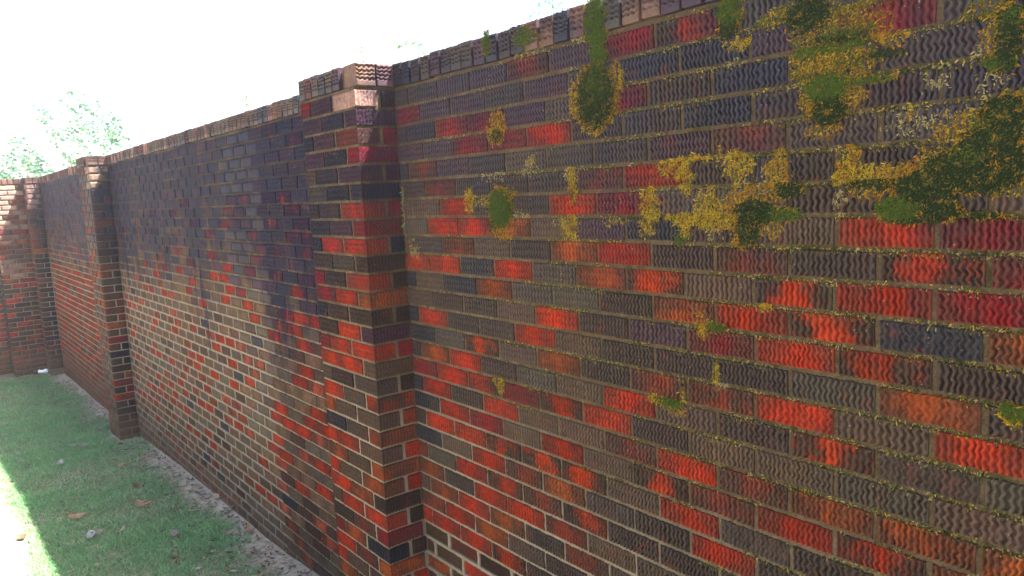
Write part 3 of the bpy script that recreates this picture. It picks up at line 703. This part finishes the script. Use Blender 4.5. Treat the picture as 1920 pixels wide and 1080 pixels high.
MOSS = [('long green moss tongue with orange sides, hanging down from the coping', [(1.153, 2.568, 0.041, 0.064, 'G', 1), (1.161, 2.488, 0.031, 0.071, 'G', 1), (1.143, 2.367, 0.071, 0.085, 'D', 1.5), (1.144, 2.389, 0.054, 0.058, 'G', 0.7), (1.068, 2.421, 0.031, 0.036, 'P', 0.5), (1.074, 2.36, 0.035, 0.051, 'O', 0.9), (1.222, 2.4, 0.028, 0.045, 'O', 0.9), (1.203, 2.338, 0.028, 0.037, 'O', 0.6), (1.14, 2.296, 0.055, 0.032, 'Y', 0.8), (1.105, 2.531, 0.047, 0.017, 'P', 0.4)]), ('small orange moss tuft under the second course, left of the big moss tongue', [(0.678, 2.325, 0.043, 0.052, 'O', 1), (0.681, 2.3, 0.029, 0.021, 'D', 0.6), (0.648, 2.285, 0.023, 0.014, 'P', 0.4)]), ('round bright green moss cushion with an orange fringe below it', [(0.684, 2.061, 0.061, 0.06, 'G', 1.6), (0.687, 2.058, 0.075, 0.071, 'D', 0.5), (0.727, 2.101, 0.039, 0.031, 'O', 0.6), (0.68, 1.983, 0.07, 0.025, 'O', 0.8), (0.639, 2.013, 0.036, 0.036, 'D', 0.5), (0.769, 2.031, 0.055, 0.028, 'P', 0.4)]), ('thin yellow moss strip left of the round green cushion', [(0.507, 2.093, 0.029, 0.037, 'Y', 0.8), (0.591, 2.081, 0.067, 0.015, 'Y', 0.5), (0.513, 2.056, 0.022, 0.022, 'O', 0.5)]), ('narrow yellow moss streak running down a head joint', [(1.031, 2.125, 0.018, 0.05, 'Y', 0.9), (1.026, 2.156, 0.032, 0.019, 'P', 0.5), (1.036, 2.082, 0.014, 0.025, 'D', 0.5)]), ('yellow moss tuft just below the narrow streak, under a red brick', [(1.008, 1.999, 0.04, 0.032, 'Y', 0.7), (0.985, 2.015, 0.052, 0.011, 'P', 0.5)]), ('pale sparse moss sprinkled on a joint near the left of the panel', [(0.839, 2.18, 0.039, 0.03, 'P', 0.5), (0.848, 2.193, 0.021, 0.033, 'Y', 0.4), (0.667, 2.164, 0.073, 0.016, 'P', 0.35)]), ('yellow moss on the right end of a red brick', [(1.403, 2.157, 0.045, 0.019, 'Y', 0.7), (1.45, 2.133, 0.022, 0.046, 'Y', 1), (1.468, 2.173, 0.053, 0.011, 'Y', 0.6)]), ('upright yellow moss tuft between a red brick and a grey brick', [(1.328, 2.056, 0.03, 0.046, 'Y', 1.3), (1.318, 2.0, 0.026, 0.026, 'Y', 0.7), (1.185, 2.016, 0.05, 0.012, 'Y', 0.5)]), ('yellow moss hanging below a joint, second from the orange clump', [(1.605, 2.148, 0.038, 0.035, 'Y', 1.2), (1.551, 2.183, 0.012, 0.026, 'Y', 0.5), (1.622, 2.104, 0.017, 0.02, 'P', 0.4)]), ('orange moss clump rising above the dark green mass', [(1.709, 2.133, 0.03, 0.038, 'O', 1.2), (1.678, 2.12, 0.022, 0.027, 'P', 0.6), (1.717, 2.166, 0.016, 0.021, 'Y', 0.7)]), ('broad yellow moss spread along the joint left of the dark green mass', [(1.522, 2.048, 0.041, 0.045, 'Y', 1.1), (1.494, 2.024, 0.098, 0.019, 'Y', 0.9), (1.568, 2.024, 0.046, 0.026, 'O', 0.8), (1.447, 2.001, 0.024, 0.027, 'Y', 0.6), (1.529, 1.995, 0.035, 0.021, 'P', 0.5), (1.429, 1.969, 0.021, 0.019, 'G', 0.4)]), ('dark green moss mass with an orange rim, hanging across two courses', [(1.65, 2.04, 0.054, 0.03, 'D', 1.6), (1.699, 2.034, 0.062, 0.017, 'G', 0.9), (1.632, 1.996, 0.029, 0.036, 'D', 1.4), (1.614, 2.066, 0.038, 0.03, 'O', 0.9), (1.678, 2.083, 0.055, 0.022, 'O', 0.6), (1.606, 1.983, 0.021, 0.031, 'O', 0.8), (1.692, 1.997, 0.033, 0.022, 'O', 0.7), (1.732, 2.088, 0.04, 0.017, 'D', 0.7)]), ('green moss dripping from the coping to a yellow tip', [(1.59, 2.506, 0.032, 0.031, 'G', 1.1), (1.585, 2.473, 0.026, 0.026, 'D', 0.8), (1.608, 2.43, 0.035, 0.014, 'Y', 0.8), (1.599, 2.386, 0.029, 0.01, 'P', 0.5)]), ('wide brown and orange moss mat at the top, with a green lobe hanging below', [(1.783, 2.455, 0.051, 0.033, 'D', 0.9), (1.796, 2.419, 0.049, 0.029, 'L', 1), (1.814, 2.356, 0.048, 0.031, 'O', 0.7), (1.878, 2.351, 0.056, 0.026, 'L', 0.9), (1.832, 2.38, 0.082, 0.013, 'G', 0.7), (1.826, 2.299, 0.048, 0.031, 'G', 1.3), (1.832, 2.253, 0.036, 0.033, 'D', 1.3), (1.784, 2.276, 0.02, 0.034, 'O', 0.9), (1.884, 2.28, 0.029, 0.024, 'O', 0.8), (1.818, 2.212, 0.036, 0.014, 'O', 0.9), (1.759, 2.37, 0.018, 0.045, 'L', 0.4), (1.746, 2.473, 0.063, 0.016, 'L', 0.8), (1.694, 2.461, 0.053, 0.011, 'L', 0.5), (1.9, 2.305, 0.066, 0.007, 'G', 1.2), (1.849, 2.399, 0.069, 0.009, 'D', 1), (1.808, 2.34, 0.054, 0.044, 'L', 0.6), (1.867, 2.32, 0.051, 0.032, 'O', 0.4)]), ('rusty orange moss over a red brick at the top of the wall', [(1.921, 2.417, 0.043, 0.027, 'O', 0.6), (1.877, 2.431, 0.029, 0.023, 'L', 0.6), (1.963, 2.378, 0.035, 0.012, 'O', 0.6), (1.866, 2.406, 0.057, 0.01, 'G', 0.7), (1.984, 2.376, 0.026, 0.012, 'Y', 0.5), (1.899, 2.447, 0.055, 0.015, 'L', 0.8), (1.943, 2.351, 0.042, 0.007, 'D', 1), (1.831, 2.45, 0.035, 0.022, 'L', 0.8)]), ('largest dark green moss mat, sweeping down from the right edge', [(2.163, 2.207, 0.037, 0.034, 'D', 1.6), (2.139, 2.157, 0.052, 0.033, 'D', 1.6), (2.086, 2.117, 0.059, 0.034, 'D', 1.6), (2.029, 2.084, 0.059, 0.031, 'D', 1.5), (1.979, 2.045, 0.044, 0.024, 'G', 1.3), (2.05, 2.047, 0.039, 0.019, 'D', 0.8), (2.104, 2.14, 0.036, 0.03, 'G', 0.7), (2.178, 2.126, 0.022, 0.038, 'D', 1), (2.131, 2.129, 0.044, 0.014, 'O', 0.5), (2.079, 2.192, 0.043, 0.016, 'O', 0.7), (2.038, 2.135, 0.025, 0.027, 'O', 0.9), (2.111, 2.213, 0.036, 0.014, 'Y', 0.6), (2.068, 2.077, 0.025, 0.026, 'L', 0.5), (2.174, 2.239, 0.018, 0.02, 'L', 1), (2.132, 2.1, 0.053, 0.029, 'D', 1.2), (2.158, 2.079, 0.038, 0.015, 'L', 0.9), (2.011, 2.021, 0.061, 0.008, 'D', 0.9), (2.116, 2.031, 0.045, 0.007, 'D', 0.7), (2.146, 2.185, 0.043, 0.038, 'G', 0.5), (2.076, 2.142, 0.047, 0.03, 'L', 0.5)]), ('yellow moss band along a joint below the pale bricks', [(1.877, 2.144, 0.025, 0.031, 'O', 1), (1.925, 2.118, 0.044, 0.017, 'Y', 1.2), (1.978, 2.112, 0.035, 0.021, 'O', 1), (1.863, 2.112, 0.023, 0.02, 'Y', 0.6), (1.909, 2.077, 0.034, 0.015, 'O', 0.6), (1.936, 2.095, 0.065, 0.009, 'D', 0.8), (1.857, 2.061, 0.019, 0.025, 'P', 0.6)]), ('tall orange and green moss at the upper right edge', [(2.14, 2.355, 0.019, 0.041, 'O', 0.9), (2.163, 2.342, 0.022, 0.055, 'D', 1.1), (2.123, 2.4, 0.031, 0.019, 'L', 0.7), (2.166, 2.378, 0.017, 0.022, 'G', 0.7), (2.151, 2.302, 0.03, 0.013, 'G', 0.7), (2.125, 2.328, 0.017, 0.015, 'P', 0.6)]), ('pale moss threads hanging over grey bricks', [(2.044, 2.285, 0.025, 0.026, 'P', 0.4), (2.007, 2.214, 0.06, 0.025, 'P', 0.45), (1.997, 2.23, 0.008, 0.021, 'O', 0.6), (2.074, 2.207, 0.024, 0.02, 'O', 0.5), (2.135, 2.272, 0.026, 0.025, 'P', 0.35)]), ('small green moss clump with an orange edge at the lower right edge', [(2.193, 1.667, 0.021, 0.016, 'G', 1.3), (2.179, 1.657, 0.014, 0.014, 'O', 0.8), (2.194, 1.645, 0.012, 0.008, 'Y', 0.6)]), ('small yellow moss star on a grey brick low on the wall', [(0.621, 1.451, 0.031, 0.016, 'Y', 1), (0.628, 1.428, 0.019, 0.023, 'Y', 0.7)]), ('yellow moss growing down a joint above a crimson brick', [(1.5, 1.755, 0.026, 0.014, 'Y', 1), (1.489, 1.776, 0.013, 0.019, 'Y', 0.6), (1.533, 1.753, 0.032, 0.011, 'G', 0.6), (1.495, 1.728, 0.017, 0.011, 'O', 0.6)]), ('yellow moss dot on the top edge of a bright red brick', [(1.677, 1.815, 0.018, 0.009, 'Y', 1.2)]), ('spreading green and orange moss along a low joint', [(1.335, 1.53, 0.031, 0.012, 'Y', 0.9), (1.385, 1.528, 0.044, 0.012, 'G', 1), (1.399, 1.513, 0.036, 0.015, 'O', 0.8), (1.427, 1.556, 0.009, 0.021, 'Y', 0.6)]), ('narrow moss tuft in a head joint between two dark bricks', [(1.532, 1.633, 0.01, 0.021, 'Y', 0.9), (1.554, 1.602, 0.029, 0.008, 'P', 0.5)]), ('green moss on the coping near the sky gap', [(0.85, 2.577, 0.056, 0.035, 'G', 1), (0.86, 2.538, 0.075, 0.013, 'P', 0.5)]), ('thin green moss strip on the coping above the orange tuft', [(0.655, 2.598, 0.02, 0.04, 'G', 1)]), ('pale lichen patch beside the pier corner', [(0.106, 1.913, 0.036, 0.032, 'P', 0.8), (0.122, 1.879, 0.04, 0.017, 'P', 0.4)])]
for lab, els in MOSS:
    V, F, T = [], [], []; sd = rng.randint(0, 999)
    for (x, z, rx, rz, c, w) in els:
        sparse = c == 'P' or w <= .5
        n = int(min(12000, max(60, 3.14 * rx * rz * 560000 * w * (.5 if c == 'P' else .95 if c in 'YO' else 1.0))))
        for _ in range(n):
            r = math.sqrt(rng.random()); a = rng.uniform(0, 6.283)
            px, pz = x + rx * r * math.cos(a) * 1.2, z + rz * r * math.sin(a) * 1.2
            nz = float(snoise(np.array(px), np.array(pz), sd, 34)) + .6 * float(snoise(np.array(px), np.array(pz), sd + 1, 90))
            if nz * (1.0 if c in 'YOP' else .7) + .66 - r * r * .95 + rng.gauss(0, .16) < (.22 if sparse else .0): continue
            cc = MOSSC[c]
            q = rng.random()
            if c in 'YO' and nz + .8 * (q - .5) < -.25: cc = MOSSC['O' if c == 'Y' else 'Y']
            elif c in 'GD' and (q < .10 or nz + .6 * (q - .5) < -.45 or r * r + .5 * (q - .5) > .85): cc = MOSSC['L' if q < .6 else 'O']
            elif c == 'L' and q < .4: cc = MOSSC[rng.choice('OGY')]
            elif c in 'YO' and q > .70: cc = MOSSC['L' if q < .93 else 'G']
            cu = (1 - r * r) * min(rx, rz, .04) * (.22 if c in 'GD' else .10)
            moss_blades(V, F, T, px, pz, cc, rng.uniform(.0045, .0100) * (1.3 if r > .8 else 1.0), -cu * rng.random() + (rng.random() * .008 if sparse else rng.random() * .006 if c in 'YOL' else 0))
    if not V: continue
    b = els[0]
    o = link('moss_patch', mesh_np('moss_patch', shift(V, (b[0], 0, b[1])), F, M_MOSS, None, T), None, (b[0], 0, b[1]))
    tag(o, lab, 'moss', 'moss patches on the nearest wall')
def joint_moss():
    V, F, T = [], [], []
    for k in range(1, 22):
        z = jz(k) - JT * .2
        for _ in range(3600):
            x = rng.uniform(.06, 2.5); t = TOP - z
            dn = float(snoise(np.array(x), np.array(z * 3), 71, 3.0)) + .7 * float(snoise(np.array(x), np.array(z * 3), 72, 11))
            if dn + .55 * (x - 1.0) - max(0, t - 1.0) * .8 < .16 + rng.gauss(0, .12): continue
            zz = z + .006 - rng.uniform(0, JT * 1.5)
            q = rng.random(); c = MOSSC['D' if q < .30 else 'L' if q < .60 else 'P' if q < .80 else 'Y' if q < .93 else 'G']
            moss_blades(V, F, T, x, zz, c, rng.uniform(.004, .009), .0042)
    o = link('joint_moss', mesh_np('joint_moss', V, F, M_MOSS, None, T)); tag(o, 'thin moss and lichen growing along the mortar joints of the nearest wall', kind='stuff')
joint_moss()

# ------------------------------------------------------------------ plants on the wall
M_STEM = plain('stem', (.16, .12, .06), .7); M_BARK = plain('bark', (.20, .16, .12), .9, .1, .35, 9)
def sprig(name, label, pts, leaves, rad, size, base):
    e = bpy.data.objects.new(name, None); C.objects.link(e); e.location = base; e.empty_display_size = .05
    tag(e, label, 'plant', 'small plants rooted in the wall')
    v, f = tube(pts, [rad * (1 - .6 * i / (len(pts) - 1)) for i in range(len(pts))], 6)
    link('stem', mesh_np('stem', shift(v, base), f, M_STEM, True), e)
    for i in range(leaves):
        f = (i + .7) / leaves; k = f * (len(pts) - 1); a, b = Vector(pts[int(min(k, len(pts) - 2))]), Vector(pts[int(min(k, len(pts) - 2)) + 1])
        p = a.lerp(b, k - int(min(k, len(pts) - 2)))
        V, F = leaf_shape(size * rng.uniform(.8, 1.2), size * .5, rng.uniform(.02, .12), rng, 4); c = rng.choice([(.07, .16, .05), (.11, .21, .06), (.06, .13, .07)])
        o = link('leaf', mesh_np('leaf', V, F, M_LEAF, True, [(*c, 1)] * len(V)), e, p - Vector(base)); o.rotation_euler = (rng.uniform(-1, 1), rng.uniform(-1, 1), rng.uniform(0, 6.28))
        o.location += Vector((rng.uniform(-1, 1), rng.uniform(-.6, .2), rng.uniform(-.6, 1))) * size * .5
sprig('wall_plant', 'small arching green plant on the coping just right of the nearest pier', [(.20, .05, 2.61), (.19, .03, 2.66), (.165, .01, 2.69), (.13, -.01, 2.685), (.105, -.03, 2.66)], 12, .0022, .022, (.20, .05, 2.61))
sprig('wall_plant', 'tiny bright green plant on top of the nearest pier', [(-.02, -.10, 2.61), (-.02, -.10, 2.64), (-.025, -.10, 2.665), (-.04, -.10, 2.685)], 6, .0018, .020, (-.02, -.10, 2.61))
sprig('wall_plant', 'thin upright stalk with few leaves on top of the nearest pier', [(.02, -.05, 2.61), (.024, -.05, 2.64), (.02, -.05, 2.67)], 5, .0016, .014, (.02, -.05, 2.61))
sprig('wall_plant', 'lone sprig standing on the coping of the middle run of wall', [(-1.70, .05, 2.60), (-1.70, .05, 2.66), (-1.69, .04, 2.70), (-1.67, .04, 2.73)], 9, .0025, .026, (-1.70, .05, 2.60))
sprig('climbing_plant', 'thin green vine hanging in the angle between the nearest pier and the wall', [(.060, -.012, 2.15), (.072, -.02, 2.11), (.058, -.018, 2.07), (.075, -.022, 2.03), (.062, -.02, 1.99), (.068, -.018, 1.95)], 16, .0016, .018, (.060, -.012, 2.15))

# ------------------------------------------------------------------ trees beyond the wall
TREE = [(-20.0, 1.43, 4.62, 0.31), (-21.2, 1.65, 4.53, 0.19), (-22.4, 2.76, 5.03, 0.57), (-20.6, 2.38, 4.24, 0.46), (-21.8, 2.52, 4.1, 0.31), (-20.0, 2.86, 4.29, 0.5), (-21.2, 3.32, 4.33, 0.31), (-22.4, 3.23, 4.05, 0.34), (-20.6, 3.21, 4.06, 0.27), (-21.8, 3.81, 4.13, 0.23), (-20.0, 3.04, 3.84, 0.23), (-21.2, 1.9, 4.22, 0.27), (-22.4, 2.12, 4.15, 0.23), (-20.6, 0.92, 3.92, 0.23), (-21.8, 0.91, 3.56, 0.38), (-20.0, 0.88, 3.29, 0.46), (-21.2, 1.27, 3.52, 0.34), (-22.4, 0.74, 3.23, 0.34), (-20.6, 0.67, 2.95, 0.31), (-21.8, 1.43, 3.26, 0.42), (-20.0, 1.43, 3.03, 0.27), (-21.2, 1.22, 3.12, 0.27), (-22.4, 2.38, 3.42, 0.27), (-20.6, 2.16, 3.39, 0.19), (-21.8, 1.64, 3.43, 0.27), (-20.0, 1.85, 3.57, 0.15), (-21.2, 0.54, 2.91, 0.19), (-22.4, 0.95, 2.89, 0.19), (-20.6, 1.62, 2.99, 0.19)]
def leaf_cloud(clusters, per_m2, size, cols):
    V, F, T = [], [], []
    for (x, y, z, r) in clusters:
        n = int(per_m2 * r * r) + 10
        for _ in range(n):
            d = Vector((rng.gauss(0, 1), rng.gauss(0, 1), rng.gauss(0, 1))).normalized() * r * rng.random() ** .5
            nz = float(snoise(np.array(x + d.x), np.array(z + d.z + d.y), 5, 2.6))
            if nz < -.05: continue
            p = Vector((x, y, z)) + d * Vector((1, 1, .8)).length / 1.6
            M = Matrix.Rotation(rng.uniform(0, 6.28), 3, 'Z') @ Matrix.Rotation(rng.uniform(-1.2, 1.2), 3, 'X') @ Matrix.Rotation(rng.uniform(-.9, .9), 3, 'Y')
            L = size * rng.uniform(.6, 1.3); W = L * .32; o = len(V)
            for q in ((-L / 2, 0, 0), (0, -W, .1 * L), (L / 2, 0, 0), (0, W, .1 * L)): w = M @ Vector(q); V.append((p.x + w.x, p.y + w.y, p.z + w.z))
            F.append((o, o + 1, o + 2, o + 3)); c = rng.choice(cols); s = rng.uniform(.7, 1.3); T += [(c[0] * s, c[1] * s, c[2] * s, 1)] * 4
    return V, F, T
def tree(label, base, trunk_top, clusters, per, size, cols, r0=.14):
    e = bpy.data.objects.new('tree', None); C.objects.link(e); e.location = base; tag(e, label, 'tree', 'trees beyond the wall')
    mid = Vector(base).lerp(Vector(trunk_top), .5) + Vector((.12, .1, 0))
    v, f = tube([base, mid, trunk_top], [r0, r0 * .75, r0 * .4], 10); link('trunk', mesh_np('trunk', shift(v, base), f, M_BARK, True), e)
    for i, c in enumerate(clusters):
        if i % 2: continue
        s = Vector(base).lerp(Vector(trunk_top), .55 + .45 * rng.random()); t = Vector(c[:3])
        m_ = s.lerp(t, .5) + Vector((rng.uniform(-.2, .2), rng.uniform(-.2, .2), rng.uniform(0, .2)))
        v, f = tube([s, m_, t], [r0 * .16, r0 * .1, r0 * .05], 5); link('limb', mesh_np('limb', shift(v, base), f, M_BARK, True), e)
    V, F, T = leaf_cloud(clusters, per, size, cols); link('crown', mesh_np('crown', shift(V, base), F, M_LEAF, None, T), e)
gcols = [(.045, .13, .065), (.03, .10, .06), (.065, .14, .05)]
tl = [c for c in TREE if c[1] < 1.55]; tr = [c for c in TREE if c[1] >= 1.55]
tree('sparse leafy tree showing over the return wall at the far left edge', (-21.2, 1.0, -.6), (-21.2, 1.0, 2.2), tl + [(-21.3, .8, 2.5, .5), (-21, 1.3, 2.2, .5)], 800, .12, gcols)
tree('pale sunlit tree showing over the far run of wall, right of the left-edge tree', (-21.2, 2.7, -.6), (-21.2, 2.7, 2.5), tr + [(-21.2, 2.6, 3.4, .5), (-21, 2.4, 2.9, .6)], 800, .12, gcols)
top = [(-4.85, 5.0, 4.33, .16), (-4.65, 5.05, 4.42, .2), (-4.5, 5, 4.31, .2), (-4.3, 5, 4.40, .22), (-4.1, 5.05, 4.33, .2), (-3.9, 5, 4.38, .2), (-4.4, 5.3, 4.75, .5), (-3.8, 5.4, 4.9, .6), (-3.2, 5.4, 4.8, .55), (-3.9, 5.3, 5.4, .6), (-3.2, 5.2, 5.5, .5)]
tree('tree behind the wall with twigs dipping in above the mossy coping', (-3.6, 5.6, 0.05), (-3.6, 5.5, 4.9), top, 800, .055, [(.05, .20, .19), (.06, .22, .17), (.08, .20, .12)], .10)

# pole and lamp beyond the wall
M_POLE = plain('pole_paint', (.10, .17, .21), .5, .4, .12, 6); M_BAND = plain('band_iron', (.06, .065, .07), .5, .5, .2, 20)
pb = Vector((-12.25, 8.0, -.4))
e = bpy.data.objects.new('utility_pole', None); C.objects.link(e); e.location = pb; tag(e, 'thin pale pole standing behind the wall, right of the nearest pier', 'pole')
v, f = tube([(0, 0, 0), (0, 0, 5.95), (0, 0, 5.951), (0, 0, 9.2)], [.085, .078, .055, .045], 14); link('shaft', mesh_np('shaft', v, f, M_POLE, True), e)
v, f = tube([(-.09, -.05, 5.42), (0, -.088, 5.39), (.09, -.05, 5.36)], [.009] * 3, 6); link('band', mesh_np('band', v, f, M_BAND), e)
v, f = tube([(-.06, -.03, 5.97), (-.13, -.05, 5.99), (-.14, -.05, 6.10)], [.010, .010, .009], 6); link('hook', mesh_np('hook', v, f, M_BAND), e)
lb = Vector((-34, 1.5, -.8))
e = bpy.data.objects.new('street_lamp', None); C.objects.link(e); e.location = lb; tag(e, 'pale street lamp far off at the left, long arm in the white sky', 'street lamp')
M_LAMP = plain('galvanised', (.80, .80, .79), .45, .4, .08, 5)
v, f = tube([(0, 0, 0), (0, 0, 9.5)], [.09, .06], 12); link('post', mesh_np('post', v, f, M_LAMP, True), e)
v, f = tube([(0, 0, 9.4), (0, .8, 9.76), (0, 2.2, 9.86), (0, 3.2, 9.9)], [.035, .03, .027, .025], 8); link('arm', mesh_np('arm', v, f, M_LAMP, True), e)
v, f = tube([(0, 3.10, 9.89), (0, 3.25, 9.885), (0, 3.45, 9.87), (0, 3.55, 9.86)], [.03, .085, .075, .03], 10); v = [(a, b, 9.88 + (c - 9.88) * .6) for a, b, c in v]
link('lamp_head', mesh_np('lamp_head', v, f, plain('lamp_grey', (.22, .25, .32), .4), True), e)

# litter in the corner: a crushed white cup with a dark lid, and a stick
lz = float(gzv(np.array(-10.32), np.array(-.22)))
e = bpy.data.objects.new('crushed_cup', None); C.objects.link(e); e.location = (-10.30, -.24, lz + .035); e.rotation_euler = (0, .1, 1.35); tag(e, 'crushed white cup with dark ends lying at the foot of the far corner', 'litter')
prof = [(.0, .030), (.03, .036), (.06, .030), (.09, .039), (.13, .041)]
v, f = tube([(p[0] - .06, .006 * math.sin(i * 3), .004 * math.cos(i * 2)) for i, p in enumerate(prof)], [p[1] for p in prof], 12); v = [(a, b * (1 + .12 * math.sin(a * 90)), c * (.82 + .1 * math.sin(a * 70))) for a, b, c in v]
link('cup_body', mesh_np('cup_body', v, f, plain('white_paper', (.75, .76, .76), .6), True), e)
v, f = tube([(.072, 0, 0), (.085, 0, 0), (.10, 0, 0)], [.044, .045, .036], 12); link('lid', mesh_np('lid', v, f, plain('dark_plastic', (.02, .025, .04), .4), True), e)
v, f = tube([(-.12, .0, -.01), (-.09, 0, -.005), (-.062, 0, 0)], [.02, .03, .031], 10); link('base', mesh_np('base', v, f, plain('dark_sleeve', (.06, .04, .035), .6), True), e)
pts = [(-10.16, -.30, 0), (-10.18, -.42, .012), (-10.17, -.53, .008), (-10.14, -.62, .004)]
pts = [(a, b, float(gzv(np.array(a), np.array(b))) + c + .02) for a, b, c in pts]
v, f = tube(pts, [.006, .008, .007, .005], 6); b0 = pts[0]
tag(link('fallen_stick', mesh_np('fallen_stick', shift(v, b0), f, M_BARK, True), None, b0), 'thin dark stick lying on the grass at the foot of the return wall', 'stick')

# ------------------------------------------------------------------ lens glare imitated by an added thin haze in the air
V, F = box_data(-320, 320, -320, 320, -3.0, 12.5)
hm = bpy.data.materials.new('glare_haze'); hm.use_nodes = True; ht = hm.node_tree; ht.nodes.clear()
pv = ht.nodes.new('ShaderNodeVolumePrincipled'); pv.inputs['Density'].default_value = .0021; pv.inputs['Color'].default_value = (.86, .90, 1.0, 1); pv.inputs['Anisotropy'].default_value = .3
ho = ht.nodes.new('ShaderNodeOutputMaterial'); ht.links.new(pv.outputs[0], ho.inputs['Volume'])
tag(link('glare_haze', mesh_np('glare_haze', V, F, hm)), kind='stuff')
